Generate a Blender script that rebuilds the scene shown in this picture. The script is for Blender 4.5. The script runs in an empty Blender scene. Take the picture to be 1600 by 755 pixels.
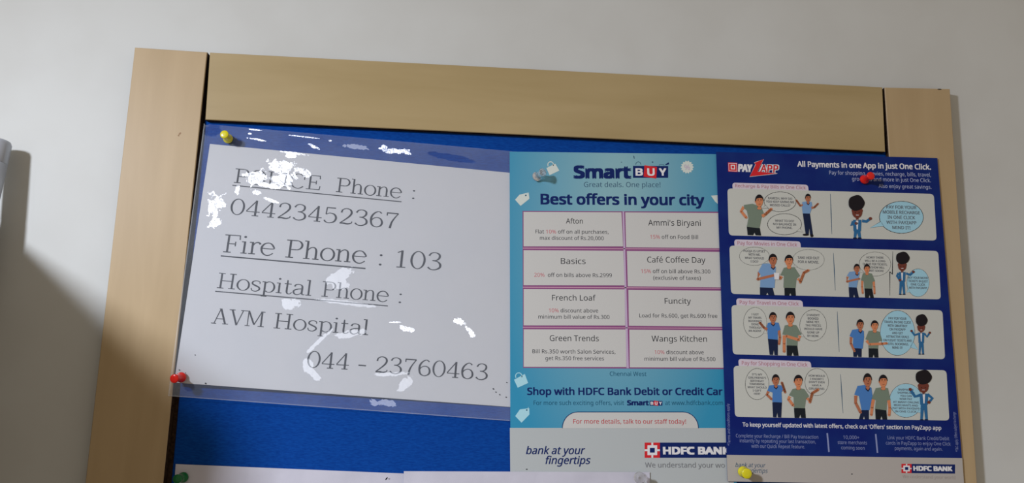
import bpy, math, random, os
from mathutils import Vector, Matrix
random.seed(7)
scene = bpy.context.scene

# ------------------------------------------------------------------ camera
F_PX, CX, CY = 1250.0, 800.0, 377.5
YAW, PITCH, ROLL = math.radians(2.92), math.radians(9.88), math.radians(1.76)
CAM = Vector((0.0, -0.700, 1.50))
fwd = Vector((math.sin(YAW)*math.cos(PITCH), math.cos(YAW)*math.cos(PITCH), math.sin(PITCH)))
r0 = Vector((math.cos(YAW), -math.sin(YAW), 0)); u0 = r0.cross(fwd)
RGT = r0*math.cos(ROLL) + u0*math.sin(ROLL)
UP = -r0*math.sin(ROLL) + u0*math.cos(ROLL)
cd = bpy.data.cameras.new('camera'); cam = bpy.data.objects.new('camera', cd)
scene.collection.objects.link(cam)
m = Matrix((RGT, UP, -fwd)).transposed().to_4x4(); m.translation = CAM
cam.matrix_world = m
cd.sensor_width = 36.0; cd.lens = F_PX/1600*36.0; cd.clip_start = 0.01
scene.camera = cam

# ------------------------------------------------------------------ world, light, exposure
scene.view_settings.view_transform = 'Standard'; scene.view_settings.look = 'None'
scene.view_settings.gamma = 1.0; scene.view_settings.use_curve_mapping = False
scene.view_settings.exposure = 0.0
w = bpy.data.worlds.new('world'); scene.world = w; w.use_nodes = True
bg = w.node_tree.nodes['Background']; bg.inputs[0].default_value = (1.0, 0.85, 0.69, 1); bg.inputs[1].default_value = 0.37

def ray(px, py):
    return (fwd*F_PX + RGT*(px-CX) - UP*(py-CY))
def P(px, py, h=0.0):
    """point of the photograph's line of sight that stands h in front of the wall (h may be a function of X, Z)"""
    d = ray(px, py); hh = h if not callable(h) else 0.013
    for _ in range(1 if not callable(h) else 5):
        t = (-hh - CAM.y)/d.y; p = CAM + d*t
        if callable(h): hh = h(p.x, p.z)
    return Vector((p.x, -hh, p.z))

# daylight from a small window high on the left; the top edge of an added cabinet throws the slanting shadow
CORNER = P(-26, 334); SHD = P(398, 672); CUP_D = 0.35; LH = 1.0
lx = CORNER.x - (SHD.x-CORNER.x)*(LH-CUP_D)/CUP_D
lz = CORNER.z - (SHD.z-CORNER.z)*(LH-CUP_D)/CUP_D
LIGHT = Vector((lx, -LH, lz))
ld = bpy.data.lights.new('window_daylight', 'AREA'); ld.shape = 'RECTANGLE'; ld.size = 0.10; ld.size_y = 0.13
ld.energy = 7.6; ld.color = (0.84, 0.885, 1.0); ld.spread = math.radians(104)
lo = bpy.data.objects.new('window_daylight', ld); scene.collection.objects.link(lo)
lo.location = LIGHT; lo.rotation_euler = (P(900, 1900)-LIGHT).to_track_quat('-Z', 'Y').to_euler()

# ------------------------------------------------------------------ helpers
def lin(c):
    return tuple(((v/255)/12.92 if v/255 <= .04045 else ((v/255+.055)/1.055)**2.4) for v in c)
MATS = {}
def mat(name, rgb, rough=.5, spec=.14, coat=0.0, metal=0.0, srgb=True):
    if name in MATS: return MATS[name]
    mt = bpy.data.materials.new(name); mt.use_nodes = True
    b = mt.node_tree.nodes['Principled BSDF']
    c = lin(rgb) if srgb else rgb
    b.inputs['Base Color'].default_value = (*c, 1); b.inputs['Roughness'].default_value = rough
    b.inputs['Specular IOR Level'].default_value = spec; b.inputs['Metallic'].default_value = metal
    b.inputs['Coat Weight'].default_value = coat; b.inputs['Coat Roughness'].default_value = .15
    MATS[name] = mt; return mt
def nodes(mt): return mt.node_tree.nodes, mt.node_tree.links, mt.node_tree.nodes['Principled BSDF']
def noise_mix(mt, c1, c2, scale, vec=(1,1,1), detail=4, lo_=.35, hi_=.65, bump=0.0, bdist=.0005):
    N, L, b = nodes(mt)
    tc = N.new('ShaderNodeTexCoord'); mp = N.new('ShaderNodeMapping'); mp.inputs['Scale'].default_value = vec
    nz = N.new('ShaderNodeTexNoise'); nz.inputs['Scale'].default_value = scale; nz.inputs['Detail'].default_value = detail
    cr = N.new('ShaderNodeValToRGB'); cr.color_ramp.elements[0].position = lo_; cr.color_ramp.elements[1].position = hi_
    cr.color_ramp.elements[0].color = (*lin(c1), 1); cr.color_ramp.elements[1].color = (*lin(c2), 1)
    L.new(tc.outputs['Object'], mp.inputs[0]); L.new(mp.outputs[0], nz.inputs['Vector'])
    L.new(nz.outputs['Fac'], cr.inputs[0]); L.new(cr.outputs[0], b.inputs['Base Color'])
    if bump:
        bp = N.new('ShaderNodeBump'); bp.inputs['Strength'].default_value = bump; bp.inputs['Distance'].default_value = bdist
        L.new(nz.outputs['Fac'], bp.inputs['Height']); L.new(bp.outputs[0], b.inputs['Normal'])
    return mt

def link(name, verts, faces, mats, fmat=None, parent=None, smooth=False, label=None, cat=None, group=None, kind=None, origin=None):
    if origin is None:
        n = max(1, len(verts)); origin = Vector((sum(v[0] for v in verts)/n, sum(v[1] for v in verts)/n, sum(v[2] for v in verts)/n))
    me = bpy.data.meshes.new(name)
    me.from_pydata([tuple(Vector(v)-origin) for v in verts], [], faces)
    for mm in (mats if isinstance(mats, (list, tuple)) else [mats]): me.materials.append(mm)
    if fmat: me.polygons.foreach_set('material_index', fmat)
    if smooth: me.polygons.foreach_set('use_smooth', [True]*len(me.polygons))
    me.update()
    o = bpy.data.objects.new(name, me); scene.collection.objects.link(o)
    o['_w'] = tuple(origin)
    if parent is not None:
        o.parent = parent; pw = Vector(parent['_w']); o.location = origin - pw
    else: o.location = origin
    tag(o, label, cat, group, kind); return o
def tag(o, label=None, cat=None, group=None, kind=None):
    for k, v in (('label', label), ('category', cat), ('group', group), ('kind', kind)):
        if v: o[k] = v
def empty(name, loc, label, cat, group=None):
    o = bpy.data.objects.new(name, None); scene.collection.objects.link(o); o.location = loc; o['_w'] = tuple(loc)
    o.empty_display_size = .02; tag(o, label, cat, group); return o

def prism(name, quad_px, h_front, h_back, mats, parent=None, bev=0.0006, **kw):
    """a board whose front outline is seen at quad_px (TL, TR, BR, BL); sides take the second material"""
    f = [P(x, y, h_front) for x, y in quad_px]
    c = sum(f, Vector())/4
    n = len(f)
    ins = []
    for i, p in enumerate(f):
        a, b = f[i-1]-p, f[(i+1) % n]-p
        ins.append(p + a.normalized()*bev + b.normalized()*bev)
    mid = [Vector((p.x, -(h_front-bev), p.z)) for p in f]
    bk = [Vector((p.x, -h_back, p.z)) for p in f]
    V = ins+mid+bk; Fc = [tuple(range(n))[::-1]]; fm = [0]
    for i in range(n):
        j = (i+1) % n
        Fc.append((i, j, n+j, n+i)); fm.append(0)
        Fc.append((n+i, n+j, 2*n+j, 2*n+i)); fm.append(1 if len(mats) > 1 else 0)
    Fc.append(tuple(range(2*n, 3*n))); fm.append(0)
    return link(name, V, Fc, mats, fm, parent, **kw)

# ------------------------------------------------------------------ printed matter: flat ink a hair above a sheet
_txt = {}
try: FONT = bpy.data.fonts.load(os.path.join(bpy.utils.system_resource('DATAFILES', path='fonts'), 'NotoSansHebrew-Regular.woff2'))   # a sans face that ships inside Blender
except Exception: FONT = None      # falls back to the built-in face
def glyphs(s, bold=0.0, shear=0.0):
    key = (s, bold, shear)
    if key in _txt: return _txt[key]
    cu = bpy.data.curves.new('t', 'FONT'); cu.body = s; cu.size = 1.0; cu.offset = bold; cu.shear = shear
    if FONT: cu.font = FONT
    cu.resolution_u = 2
    if bold > 0: cu.space_character = 1.0 + bold*1.2
    o = bpy.data.objects.new('t', cu); scene.collection.objects.link(o)
    dg = bpy.context.evaluated_depsgraph_get(); me = o.evaluated_get(dg).to_mesh()
    V = [(v.co.x, v.co.y) for v in me.vertices]; Fc = [tuple(p.vertices) for p in me.polygons]
    o.evaluated_get(dg).to_mesh_clear(); bpy.data.objects.remove(o); bpy.data.curves.remove(cu)
    _txt[key] = (V, Fc); return V, Fc
CAPH = max(v[1] for v in glyphs('H')[0])
class Ink:
    def __init__(s, h, theta, layer=1):
        s.h, s.th, s.layer = h, theta, layer; s.V = []; s.F = []; s.M = []; s.mats = []
    def mi(s, m):
        if m not in s.mats: s.mats.append(m)
        return s.mats.index(m)
    def pt(s, p, k=0):
        p = p.copy(); p.y -= 0.00006*(s.layer+k); return p
    def poly(s, pts, m, k=0):
        b = len(s.V); s.V += [s.pt(P(x, y, s.h), k) for x, y in pts]
        a = sum(pts[i-1][0]*pts[i][1]-pts[i][0]*pts[i-1][1] for i in range(len(pts)))
        idx = list(range(b, b+len(pts))); 
        if a > 0: idx.reverse()
        s.F.append(tuple(idx)); s.M.append(s.mi(m)); return s
    def ell(s, cx, cy, rx, ry, m, k=0, n=28, a0=0, a1=360, ang=0):
        ca, sa = math.cos(math.radians(ang)), math.sin(math.radians(ang)); pts = []
        for i in range(n if a1-a0 == 360 else n+1):
            t = math.radians(a0+(a1-a0)*i/n); x, y = rx*math.cos(t), ry*math.sin(t)
            pts.append((cx+x*ca-y*sa, cy+x*sa+y*ca))
        return s.poly(pts, m, k)
    def line(s, pts, wd, m, k=0, closed=False, cap=0.0):
        n = len(pts); L = []; R_ = []
        ws = wd if isinstance(wd, (list, tuple)) else [wd]*n
        for i in range(n):
            a = pts[i-1] if (i > 0 or closed) else pts[i]; b = pts[(i+1) % n] if (i < n-1 or closed) else pts[i]
            dx, dy = b[0]-a[0], b[1]-a[1]; q = math.hypot(dx, dy) or 1; nx, ny = -dy/q, dx/q
            L.append((pts[i][0]+nx*ws[i]/2, pts[i][1]+ny*ws[i]/2)); R_.append((pts[i][0]-nx*ws[i]/2, pts[i][1]-ny*ws[i]/2))
        for i in range(n if closed else n-1):
            j = (i+1) % n; s.poly([L[i], L[j], R_[j], R_[i]], m, k)
        return s
    def ring(s, cx, cy, rx, ry, wd, m, k=0, a0=0, a1=360, n=30):
        full = a1-a0 == 360
        pts = [(cx+rx*math.cos(math.radians(a0+(a1-a0)*i/n)), cy+ry*math.sin(math.radians(a0+(a1-a0)*i/n))) for i in range(n if full else n+1)]
        return s.line(pts, wd, m, k, closed=full)
    def rrect(s, tl, tr, br, bl, r, m, k=0, corners=(1,1,1,1)):
        q = [tl, tr, br, bl]; pts = []
        for i in range(4):
            p, a, b = q[i], q[i-1], q[(i+1) % 4]
            def tow(p, t, d):
                D = math.hypot(t[0]-p[0], t[1]-p[1]); return (p[0]+(t[0]-p[0])*d/D, p[1]+(t[1]-p[1])*d/D)
            if not corners[i]: pts.append(p); continue
            A, B = tow(p, a, r), tow(p, b, r)
            for j in range(6):
                t = j/5; pts.append(((1-t)**2*A[0]+2*t*(1-t)*p[0]+t*t*B[0], (1-t)**2*A[1]+2*t*(1-t)*p[1]+t*t*B[1]))
        s.poly(pts, m, k); return pts
    def place(s, G, a, b, x_lo, x_hi, caph, m, k=0):
        """G=(verts,faces) in font units: x_lo..x_hi goes from point a to point b, 1 unit of y is caph pixels high"""
        A, B = P(a[0], a[1], s.h), P(b[0], b[1], s.h)
        d = B-A; u = Vector((d.x, 0, d.z)); W = u.length; u /= W
        sc = (P(a[0], a[1]-caph, s.h)-A); H = math.hypot(sc.x, sc.z)
        v = Vector((math.sin(s.th), 0, math.cos(s.th))); v = v if abs(u.dot(v)) < .2 else Vector((-u.z, 0, u.x))
        b0 = len(s.V)
        for x, y in G[0]:
            p = A + u*((x-x_lo)/(x_hi-x_lo)*W) + v*(y*H)
            if callable(s.h): p.y = -s.h(p.x, p.z)
            s.V.append(s.pt(p, k))
        mi = s.mi(m)
        for f in G[1]:
            (x0, y0), (x1, y1), (x2, y2) = G[0][f[0]], G[0][f[1]], G[0][f[2]]
            f2 = f if (x1-x0)*(y2-y0)-(x2-x0)*(y1-y0) > 0 else f[::-1]
            s.F.append(tuple(b0+i for i in f2)); s.M.append(mi)
    def text(s, t, x0, y0, x1, y1, cap, m, bold=0.0, shear=0.0, k=0, red=None, redm=None):
        if bold > .009:
            b_ = bold*(y1*0+1)
            for q_, (sx, sy) in enumerate(((-1, -.7), (1, -.7), (-1, .7), (1, .7), (0, 0))):
                dx = b_*sx*cap/CAPH; dy = b_*sy*cap/CAPH
                s.text(t, x0+dx+b_*cap, y0+dy, x1+dx-b_*cap, y1+dy, cap*(1-b_*.6), m, 0.0, shear, k+q_*.22)
            return s
        bold = 0.0
        V, Fc = glyphs(t, bold, shear)
        V = [(x, y/CAPH) for x, y in V]; lo_ = min(v[0] for v in V); hi_ = max(v[0] for v in V)
        if red is None: s.place((V, Fc), (x0, y0), (x1, y1), lo_, hi_, cap, m, k); return s
        # the figures of the discount are printed in red: split glyph islands by x
        pre, mid = t.split(red)[0], red
        def adv(q):
            g = glyphs(q+'|', bold, shear)[0]; return max(v[0] for v in g)-glyphs('|', bold, shear)[0][0][0]*0 - BARW
        xa = adv(pre) if pre else -9; xb = adv(pre+mid)
        fr, fb = [], []
        for f in Fc:
            c = sum(V[i][0] for i in f)/len(f); (fr if xa <= c <= xb else fb).append(f)
        s.place((V, fb), (x0, y0), (x1, y1), lo_, hi_, cap, m, k); s.place((V, fr), (x0, y0), (x1, y1), lo_, hi_, cap, redm, k)
        return s
    def build(s, name, parent=None, **kw):
        return link(name, s.V, s.F, s.mats, s.M, parent, **kw)
BARW = max(v[0] for v in glyphs('|')[0])

def sheet(name, quad, h, thick, mt, parent=None, nx=14, ny=14, **kw):
    """a sheet of paper: front surface follows h, with real thickness towards the board"""
    V = []; Fc = []
    for side in (0, 1):
        for j in range(ny+1):
            for i in range(nx+1):
                a, b = i/nx, j/ny
                x = (quad[0][0]*(1-a)+quad[1][0]*a)*(1-b)+(quad[3][0]*(1-a)+quad[2][0]*a)*b
                y = (quad[0][1]*(1-a)+quad[1][1]*a)*(1-b)+(quad[3][1]*(1-a)+quad[2][1]*a)*b
                p = P(x, y, h)
                if side: p.y += thick
                V.append(p)
    w_ = nx+1; n = w_*(ny+1)
    for j in range(ny):
        for i in range(nx):
            a = j*w_+i; Fc.append((a, a+w_, a+w_+1, a+1)); Fc.append((n+a, n+a+1, n+a+w_+1, n+a+w_))
    for i in range(nx):
        Fc.append((i, i+1, n+i+1, n+i)); a = ny*w_+i; Fc.append((a+1, a, n+a, n+a+1))
    for j in range(ny):
        a = j*w_; Fc.append((a+w_, a, n+a, n+a+w_)); a = j*w_+nx; Fc.append((a, a+w_, n+a+w_, n+a))
    return link(name, V, Fc, mt, None, parent, smooth=False, **kw)

# ------------------------------------------------------------------ materials
wall_m = mat('wall_paint', (200, 199, 197), rough=.55, spec=.3)
noise_mix(wall_m, (194, 195, 190), (201, 203, 199), 9, bump=.25, bdist=.0006, detail=6)
def wood(name, c1, c2, vec, rough=.42):
    mt = mat(name, c1, rough=rough, spec=.25); N, L, b = nodes(mt)
    tc = N.new('ShaderNodeTexCoord'); mp = N.new('ShaderNodeMapping'); mp.inputs['Scale'].default_value = vec
    n1 = N.new('ShaderNodeTexNoise'); n1.inputs['Scale'].default_value = 4; n1.inputs['Detail'].default_value = 6
    n1.inputs['Distortion'].default_value = .4
    cr = N.new('ShaderNodeValToRGB'); cr.color_ramp.elements[0].position = .3; cr.color_ramp.elements[1].position = .72
    cr.color_ramp.elements[0].color = (*lin(c1), 1); cr.color_ramp.elements[1].color = (*lin(c2), 1)
    L.new(tc.outputs['Object'], mp.inputs[0]); L.new(mp.outputs[0], n1.inputs['Vector']); L.new(n1.outputs['Fac'], cr.inputs[0])
    L.new(cr.outputs[0], b.inputs['Base Color']); return mt
wood_v = wood('maple_laminate_upright', (170, 147, 110), (184, 161, 124), (9, 9, 1.2))
wood_h = wood('maple_laminate_level', (161, 141, 99), (174, 154, 113), (1.2, 9, 9))
core_m = noise_mix(mat('raw_board_edge', (58, 44, 34), rough=.9, spec=.1), (46, 34, 26), (70, 54, 42), 400)
felt_m = mat('blue_felt', (12, 60, 150), rough=.95, spec=.03)
noise_mix(felt_m, (12, 58, 134), (16, 70, 150), 260, vec=(1, 1, 5), bump=.6, bdist=.0003)
paper_m = mat('white_paper', (198, 200, 204), rough=.6, spec=.3)
paper2_m = noise_mix(mat('white_copy_paper', (205, 202, 212), rough=.6, spec=.3), (188, 187, 198), (200, 199, 210), 30)
ink_grey = mat('ink_grey', (46, 48, 56), rough=.6); ink_dark = mat('ink_dark', (40, 42, 48), rough=.6)
speck_m = mat('speck_black', (22, 22, 30), rough=.7)

# ------------------------------------------------------------------ setting
FLOOR_Z = 0.0
def box(name, x0, x1, y0, y1, z0, z1, mt, parent=None, **kw):
    V = [(x, y, z) for x in (x0, x1) for y in (y0, y1) for z in (z0, z1)]
    Fc = [(0,1,3,2),(4,6,7,5),(0,4,5,1),(2,3,7,6),(0,2,6,4),(1,5,7,3)]
    return link(name, V, Fc, mt, None, parent, **kw)
box('wall_back', -2.5, 2.2, 0, .1, FLOOR_Z, 2.9, wall_m, kind='structure')
floor_m = noise_mix(mat('floor_tile', (150, 140, 128), rough=.4), (140, 130, 118), (160, 150, 138), 6)
box('floor', -2.5, 2.2, -2.6, .1, -.05, FLOOR_Z, floor_m, kind='structure')

# unseen steel cabinet, added outside the frame at left to cast the shadow
steel = mat('grey_steel', (150, 150, 146), rough=.45)
cab = box('shadow_cabinet', CORNER.x-.62, CORNER.x, -CUP_D, -.002, FLOOR_Z, CORNER.z, steel,
          label='unseen grey steel cabinet added left of the pin board to cast the slanting shadow', cat='shadow_cabinet')
for k, xa in enumerate((CORNER.x-.61, CORNER.x-.305)):
    d = box('door', xa, xa+.295, -CUP_D-.012, -CUP_D, .08, CORNER.z-.02, steel, cab)
    box('handle', xa+(.27 if k == 0 else .015), xa+(.28 if k == 0 else .025), -CUP_D-.03, -CUP_D-.012, .72, .84, steel, d)

# ------------------------------------------------------------------ lathe
def lathe(name, prof, base, axis, mt, parent=None, seg=28, smooth=True, **kw):
    axis = axis.normalized(); t = Vector((0, 0, 1)) if abs(axis.z) < .8 else Vector((1, 0, 0))
    u = axis.cross(t).normalized(); v = axis.cross(u)
    V = []; Fc = []
    for r, z in prof:
        for i in range(seg):
            a = 2*math.pi*i/seg; V.append(base+axis*z+(u*math.cos(a)+v*math.sin(a))*r)
    for j in range(len(prof)-1):
        for i in range(seg):
            k = (i+1) % seg; a = j*seg
            Fc.append((a+i, a+k, a+seg+k, a+seg+i))
    Fc.append(tuple(range(seg))[::-1]); Fc.append(tuple(range((len(prof)-1)*seg, len(prof)*seg)))
    return link(name, V, Fc, mt, None, parent, smooth=smooth, **kw)

# aluminium pole leaning on the wall at the left edge
alu = mat('brushed_aluminium', (178, 184, 194), rough=.42, metal=.35)
R_ = .0098
top = P(0, 219, .016); ax = Vector((0, -0.135, -1)).normalized(); ln = (top.z-FLOOR_Z)/abs(ax.z) - .003
pole = empty('pole', top+ax*ln, 'silver aluminium pole with rounded cap leaning on the wall left of the pin board', 'pole')
lathe('tube', [(R_, .022), (R_, .060), (R_*.96, .0603), (R_*.96, .0612), (R_, .0615), (R_, ln)], top, ax, alu, pole)
lathe('cap', [(.002, 0), (R_*.6, .0004), (R_*.88, .0016), (R_*.99, .004), (R_*1.0, .0215), (R_*.95, .0219)], top, ax, alu, pole)

# ------------------------------------------------------------------ pin board
HF, HB = .0115, .0055
org = P(800, 450, .01)
board = empty('pin_board', org, 'blue felt pin board with pale maple frame hung on the white wall', 'pin board')
def ext(a, b, y):
    t = (y-a[1])/(b[1]-a[1]); return (a[0]+(b[0]-a[0])*t, y)
YB = 900
prism('stile', [(210.5, 74), (323.8, 81.5), ext((317, 190), (255.5, 755), YB), ext((210.5, 74), (133, 755), YB)], HF, .0006, [wood_v, core_m], board)
prism('stile', [(1382.3, 136.6), (1484.5, 138.8), ext((1484.5, 138.8), (1527, 755), YB), ext((1382.3, 136.6), (1389.5, 245), YB)], HF, .0006, [wood_v, core_m], board)
prism('rail', [(327.8, 81.8), (1379, 136.2), (1383.6, 237.2), (320.6, 187)], HF, .0006, [wood_h, core_m], board)
prism('backing', [(250, 100), (1440, 150), (1480, 890), (190, 880)], .0022, .0006, [core_m], board)
prism('felt_panel', [(321.5, 170), (1392, 225), (1450, 880), (256, 880)], HB, .0024, [felt_m, core_m], board)
# knocks and stains on the frame
mk = Ink(HF, 0)
mk.ell(281, 209, 2.6, 1.3, mat('wood_mark', (150, 122, 92)), ang=-45).ell(279, 212, 1.3, 1, MATS['wood_mark'], k=1)
mk.build('dent', board)
mk = Ink(HF, 0); mk.ell(1468, 139.6, 3.4, 1.0, mat('chip_dark', (70, 60, 45)), ang=2); mk.build('chip', board)

# ------------------------------------------------------------------ serif lettering of the notice, drawn stroke by stroke
def cr_(pts, n=7):
    out = []
    q = [pts[0]]+list(pts)+[pts[-1]]
    for i in range(1, len(q)-2):
        for j in range(n):
            t = j/n; p0, p1, p2, p3 = q[i-1], q[i], q[i+1], q[i+2]
            out.append(tuple(.5*((2*p1[k])+(-p0[k]+p2[k])*t+(2*p0[k]-5*p1[k]+4*p2[k]-p3[k])*t*t+(-p0[k]+3*p1[k]-3*p2[k]+p3[k])*t**3) for k in range(3)))
    out.append(tuple(pts[-1])); return out
TK, TN = .092, .052          # thick and thin strokes
class Gl:
    def __init__(s): s.V = []; s.F = []
    def st(s, pts):
        n = len(pts); b = len(s.V)
        for i in range(n):
            a = pts[max(0, i-1)]; c = pts[min(n-1, i+1)]; dx, dy = c[0]-a[0], c[1]-a[1]; q = math.hypot(dx, dy) or 1
            nx, ny = -dy/q*pts[i][2]/2, dx/q*pts[i][2]/2
            s.V += [(pts[i][0]+nx, pts[i][1]+ny), (pts[i][0]-nx, pts[i][1]-ny)]
        for i in range(n-1): s.F.append((b+2*i, b+2*i+1, b+2*i+3, b+2*i+2))
        return s
    def l(s, x0, y0, x1, y1, w=TK): return s.st([(x0, y0, w), (x1, y1, w)])
    def c(s, *p): return s.st(cr_([q if len(q) == 3 else (*q, TN) for q in p]))
    def sf(s, x, y, hw=.13): 
        d = TN/2*(-1 if y > .3 else 1); return s.l(x-hw, y+d, x+hw, y+d, TN)
    def dot(s, x, y, r=.062):
        b = len(s.V); s.V += [(x+r*math.cos(i*math.pi/6), y+r*math.sin(i*math.pi/6)) for i in range(12)]; s.F.append(tuple(range(b, b+12))); return s
    def o(s, cx, cy, rx, ry, a0=0, a1=360, tk=TK):
        n = 30; return s.st([(cx+rx*math.cos(math.radians(a0+(a1-a0)*i/n)), cy+ry*math.sin(math.radians(a0+(a1-a0)*i/n)), TN*.8+(tk-TN*.8)*abs(math.cos(math.radians(a0+(a1-a0)*i/n)))**1.4) for i in range(n+1)])
X = .68
def G_(ch):
    g = Gl()
    if ch == 'P': g.l(.2, 0, .2, 1).sf(.2, 0, .17).sf(.12, 1, .1).l(.2, .974, .46, .974, TN).l(.2, .465, .46, .465, TN).o(.46, .72, .24, .255, -90, 90); a = .78
    elif ch == 'O': g.o(.43, .5, .37, .5, tk=.1); a = .88
    elif ch == 'L': g.l(.2, 0, .2, 1).sf(.2, 1, .16).sf(.12, 0, .1).l(.2, .026, .68, .026, TN).l(.68, 0, .7, .27, TN); a = .76
    elif ch == 'I': g.l(.2, 0, .2, 1).sf(.2, 0, .17).sf(.2, 1, .17); a = .42
    elif ch == 'C': g.o(.43, .5, .37, .5, 42, 318, tk=.1).l(.74, .62, .74, .96, TN); a = .84
    elif ch == 'E': g.l(.2, 0, .2, 1).sf(.12, 0, .1).sf(.12, 1, .1).l(.2, .026, .7, .026, TN).l(.2, .974, .68, .974, TN).l(.2, .51, .52, .51, TN).l(.7, 0, .73, .27, TN).l(.68, 1, .7, .76, TN).l(.52, .38, .52, .64, TN); a = .82
    elif ch == 'F': g.l(.2, 0, .2, 1).sf(.2, 0, .17).sf(.12, 1, .1).l(.2, .974, .68, .974, TN).l(.2, .5, .52, .5, TN).l(.68, 1, .7, .74, TN).l(.52, .37, .52, .63, TN); a = .76
    elif ch == 'H': g.l(.2, 0, .2, 1).l(.74, 0, .74, 1).sf(.2, 0, .16).sf(.2, 1, .16).sf(.74, 0, .16).sf(.74, 1, .16).l(.2, .5, .74, .5, TN); a = .95
    elif ch == 'A': g.l(.16, 0, .44, 1, TN).l(.44, 1, .74, 0, TK*1.1).l(.26, .33, .62, .33, TN).sf(.14, 0, .13).sf(.74, 0, .15).sf(.42, 1, .06); a = .88
    elif ch == 'V': g.l(.14, 1, .44, 0, TK*1.1).l(.44, 0, .72, 1, TN).sf(.14, 1, .15).sf(.72, 1, .13); a = .84
    elif ch == 'M': g.l(.16, 0, .16, 1, TN).l(.16, 1, .5, .12, TK).l(.5, .1, .84, 1, TN).l(.86, 0, .86, 1, TK).sf(.16, 0, .13).sf(.1, 1, .1).sf(.86, 0, .16).sf(.9, 1, .11); a = 1.04
    elif ch == 'h': g.l(.16, 0, .16, 1.02).sf(.16, 0, .14).sf(.09, 1.02, .07).c((.16, .42), (.24, .58), (.38, .67), (.5, .62, .07), (.545, .48, TK), (.55, .3, TK), (.55, 0, TK)).sf(.55, 0, .14); a = .72
    elif ch == 'o': g.o(.33, X/2, .28, X/2+.01); a = .66
    elif ch == 'n': g.l(.16, 0, .16, X).sf(.16, 0, .14).sf(.09, X, .07).c((.16, .42), (.24, .58), (.38, .67), (.5, .62, .07), (.545, .48, TK), (.55, .3, TK), (.55, 0, TK)).sf(.55, 0, .14); a = .72
    elif ch == 'e': g.c((.09, .37), (.58, .37), (.56, .52, .08), (.45, .65, .06), (.32, .68), (.17, .62, .07), (.07, .46, .09), (.06, .3, TK), (.12, .12, .08), (.27, .0, .06), (.43, .01), (.58, .13)); a = .63
    elif ch == 'i': g.l(.17, 0, .17, X).sf(.17, 0, .14).sf(.1, X, .07).dot(.16, .93); a = .35
    elif ch == 'r': g.l(.17, 0, .17, X).sf(.17, 0, .15).sf(.1, X, .07).c((.17, .42), (.25, .6), (.37, .67, .06), (.47, .64, .08), (.5, .57, .1)); a = .52
    elif ch == 's': g.c((.46, .5, .045), (.45, .62), (.28, .68, .05), (.12, .6, .07), (.12, .46, .085), (.28, .36, .09), (.44, .26, .085), (.46, .12, .08), (.3, .0, .05), (.12, .05), (.07, .2, .045)); a = .55
    elif ch == 'p': g.l(.17, -.3, .17, X).sf(.17, -.3, .14).sf(.1, X, .07).o(.38, X/2, .25, X/2, -130, 130); a = .7
    elif ch == 't': g.c((.2, .9, .05), (.2, .75, .08), (.2, .5, TK), (.2, .15, TK), (.25, .02, .07), (.36, .02, .05), (.45, .12, .045)).l(.06, X-.03, .4, X-.03, TN); a = .46
    elif ch == 'a': g.c((.1, .52, .09), (.16, .64, .07), (.3, .68), (.44, .62, .07), (.48, .5, TK), (.48, .12, TK), (.53, .03, .06), (.62, .04, .045)).c((.48, .4, .05), (.25, .36, .06), (.09, .26, .08), (.09, .1, .085), (.22, .0, .06), (.38, .06, .05), (.48, .2, .045)); a = .64
    elif ch == 'l': g.l(.17, 0, .17, 1.02).sf(.17, 0, .14).sf(.1, 1.02, .07); a = .34
    elif ch == ':': g.dot(.15, .06, .055).dot(.15, .58, .055); a = .3
    elif ch == '-': g.l(.05, .3, .35, .3, TK*.9); a = .4
    elif ch == '0': g.o(.33, .5, .26, .5, tk=.088); a = .66
    elif ch == '1': g.l(.34, 0, .34, 1).sf(.34, 0, .18).l(.34, .97, .16, .86, TN); a = .66
    elif ch == '2': g.c((.12, .72, .08), (.16, .9, .06), (.32, 1.0, .05), (.5, .92, .08), (.55, .72, .09), (.46, .5, .08), (.26, .24, .06), (.09, .05, .05)).c((.09, .04, .07), (.25, .06, .09), (.42, .03, .08), (.58, .1, .05), (.6, .2, .045)); a = .66
    elif ch == '3': g.c((.1, .8, .08), (.18, .95, .06), (.34, 1.0, .05), (.5, .9, .08), (.51, .7, .085), (.4, .56, .06), (.24, .53, .05)).c((.24, .53, .05), (.44, .49, .06), (.56, .34, .09), (.55, .14, .085), (.38, .01, .06), (.2, .02, .055), (.08, .14, .08)); a = .66
    elif ch == '4': g.l(.44, 0, .44, 1, TK).l(.44, .98, .06, .3, TN).l(.05, .27, .62, .27, TN).sf(.44, 0, .14); a = .66
    elif ch == '5': g.l(.15, .96, .52, .96, .07).l(.15, .98, .13, .52, TN).c((.13, .52, .045), (.28, .62, .05), (.48, .56, .08), (.57, .34, .09), (.5, .1, .08), (.3, .0, .055), (.14, .05, .06), (.08, .16, .08)); a = .66
    elif ch == '6': g.c((.52, .88, .07), (.4, .99, .05), (.24, .9, .07), (.11, .66, .09), (.09, .36, .09), (.16, .1, .08), (.34, .0, .05), (.52, .1, .08), (.57, .3, .09), (.5, .52, .07), (.34, .6, .05), (.18, .52, .05), (.1, .36, .05)); a = .66
    elif ch == '7': g.l(.09, .955, .58, .955, .08).l(.1, .98, .1, .78, TN).c((.58, .95, .05), (.44, .68, .06), (.32, .36, .08), (.27, 0, .1)); a = .66
    else: a = .4
    return g.V, g.F, a
def serif(ink, t, x0, y0, x1, y1, cap, m, k=0):
    V = []; Fc = []; x = 0
    for ch in t:
        v, f, a = G_(ch); b = len(V); V += [(p[0]+x, p[1]) for p in v]; Fc += [tuple(b+i for i in q) for q in f]; x += a
    lo_ = min(p[0] for p in V); hi_ = max(p[0] for p in V)
    ink.place((V, Fc), (x0, y0), (x1, y1), lo_, hi_, cap, m, k)

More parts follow.
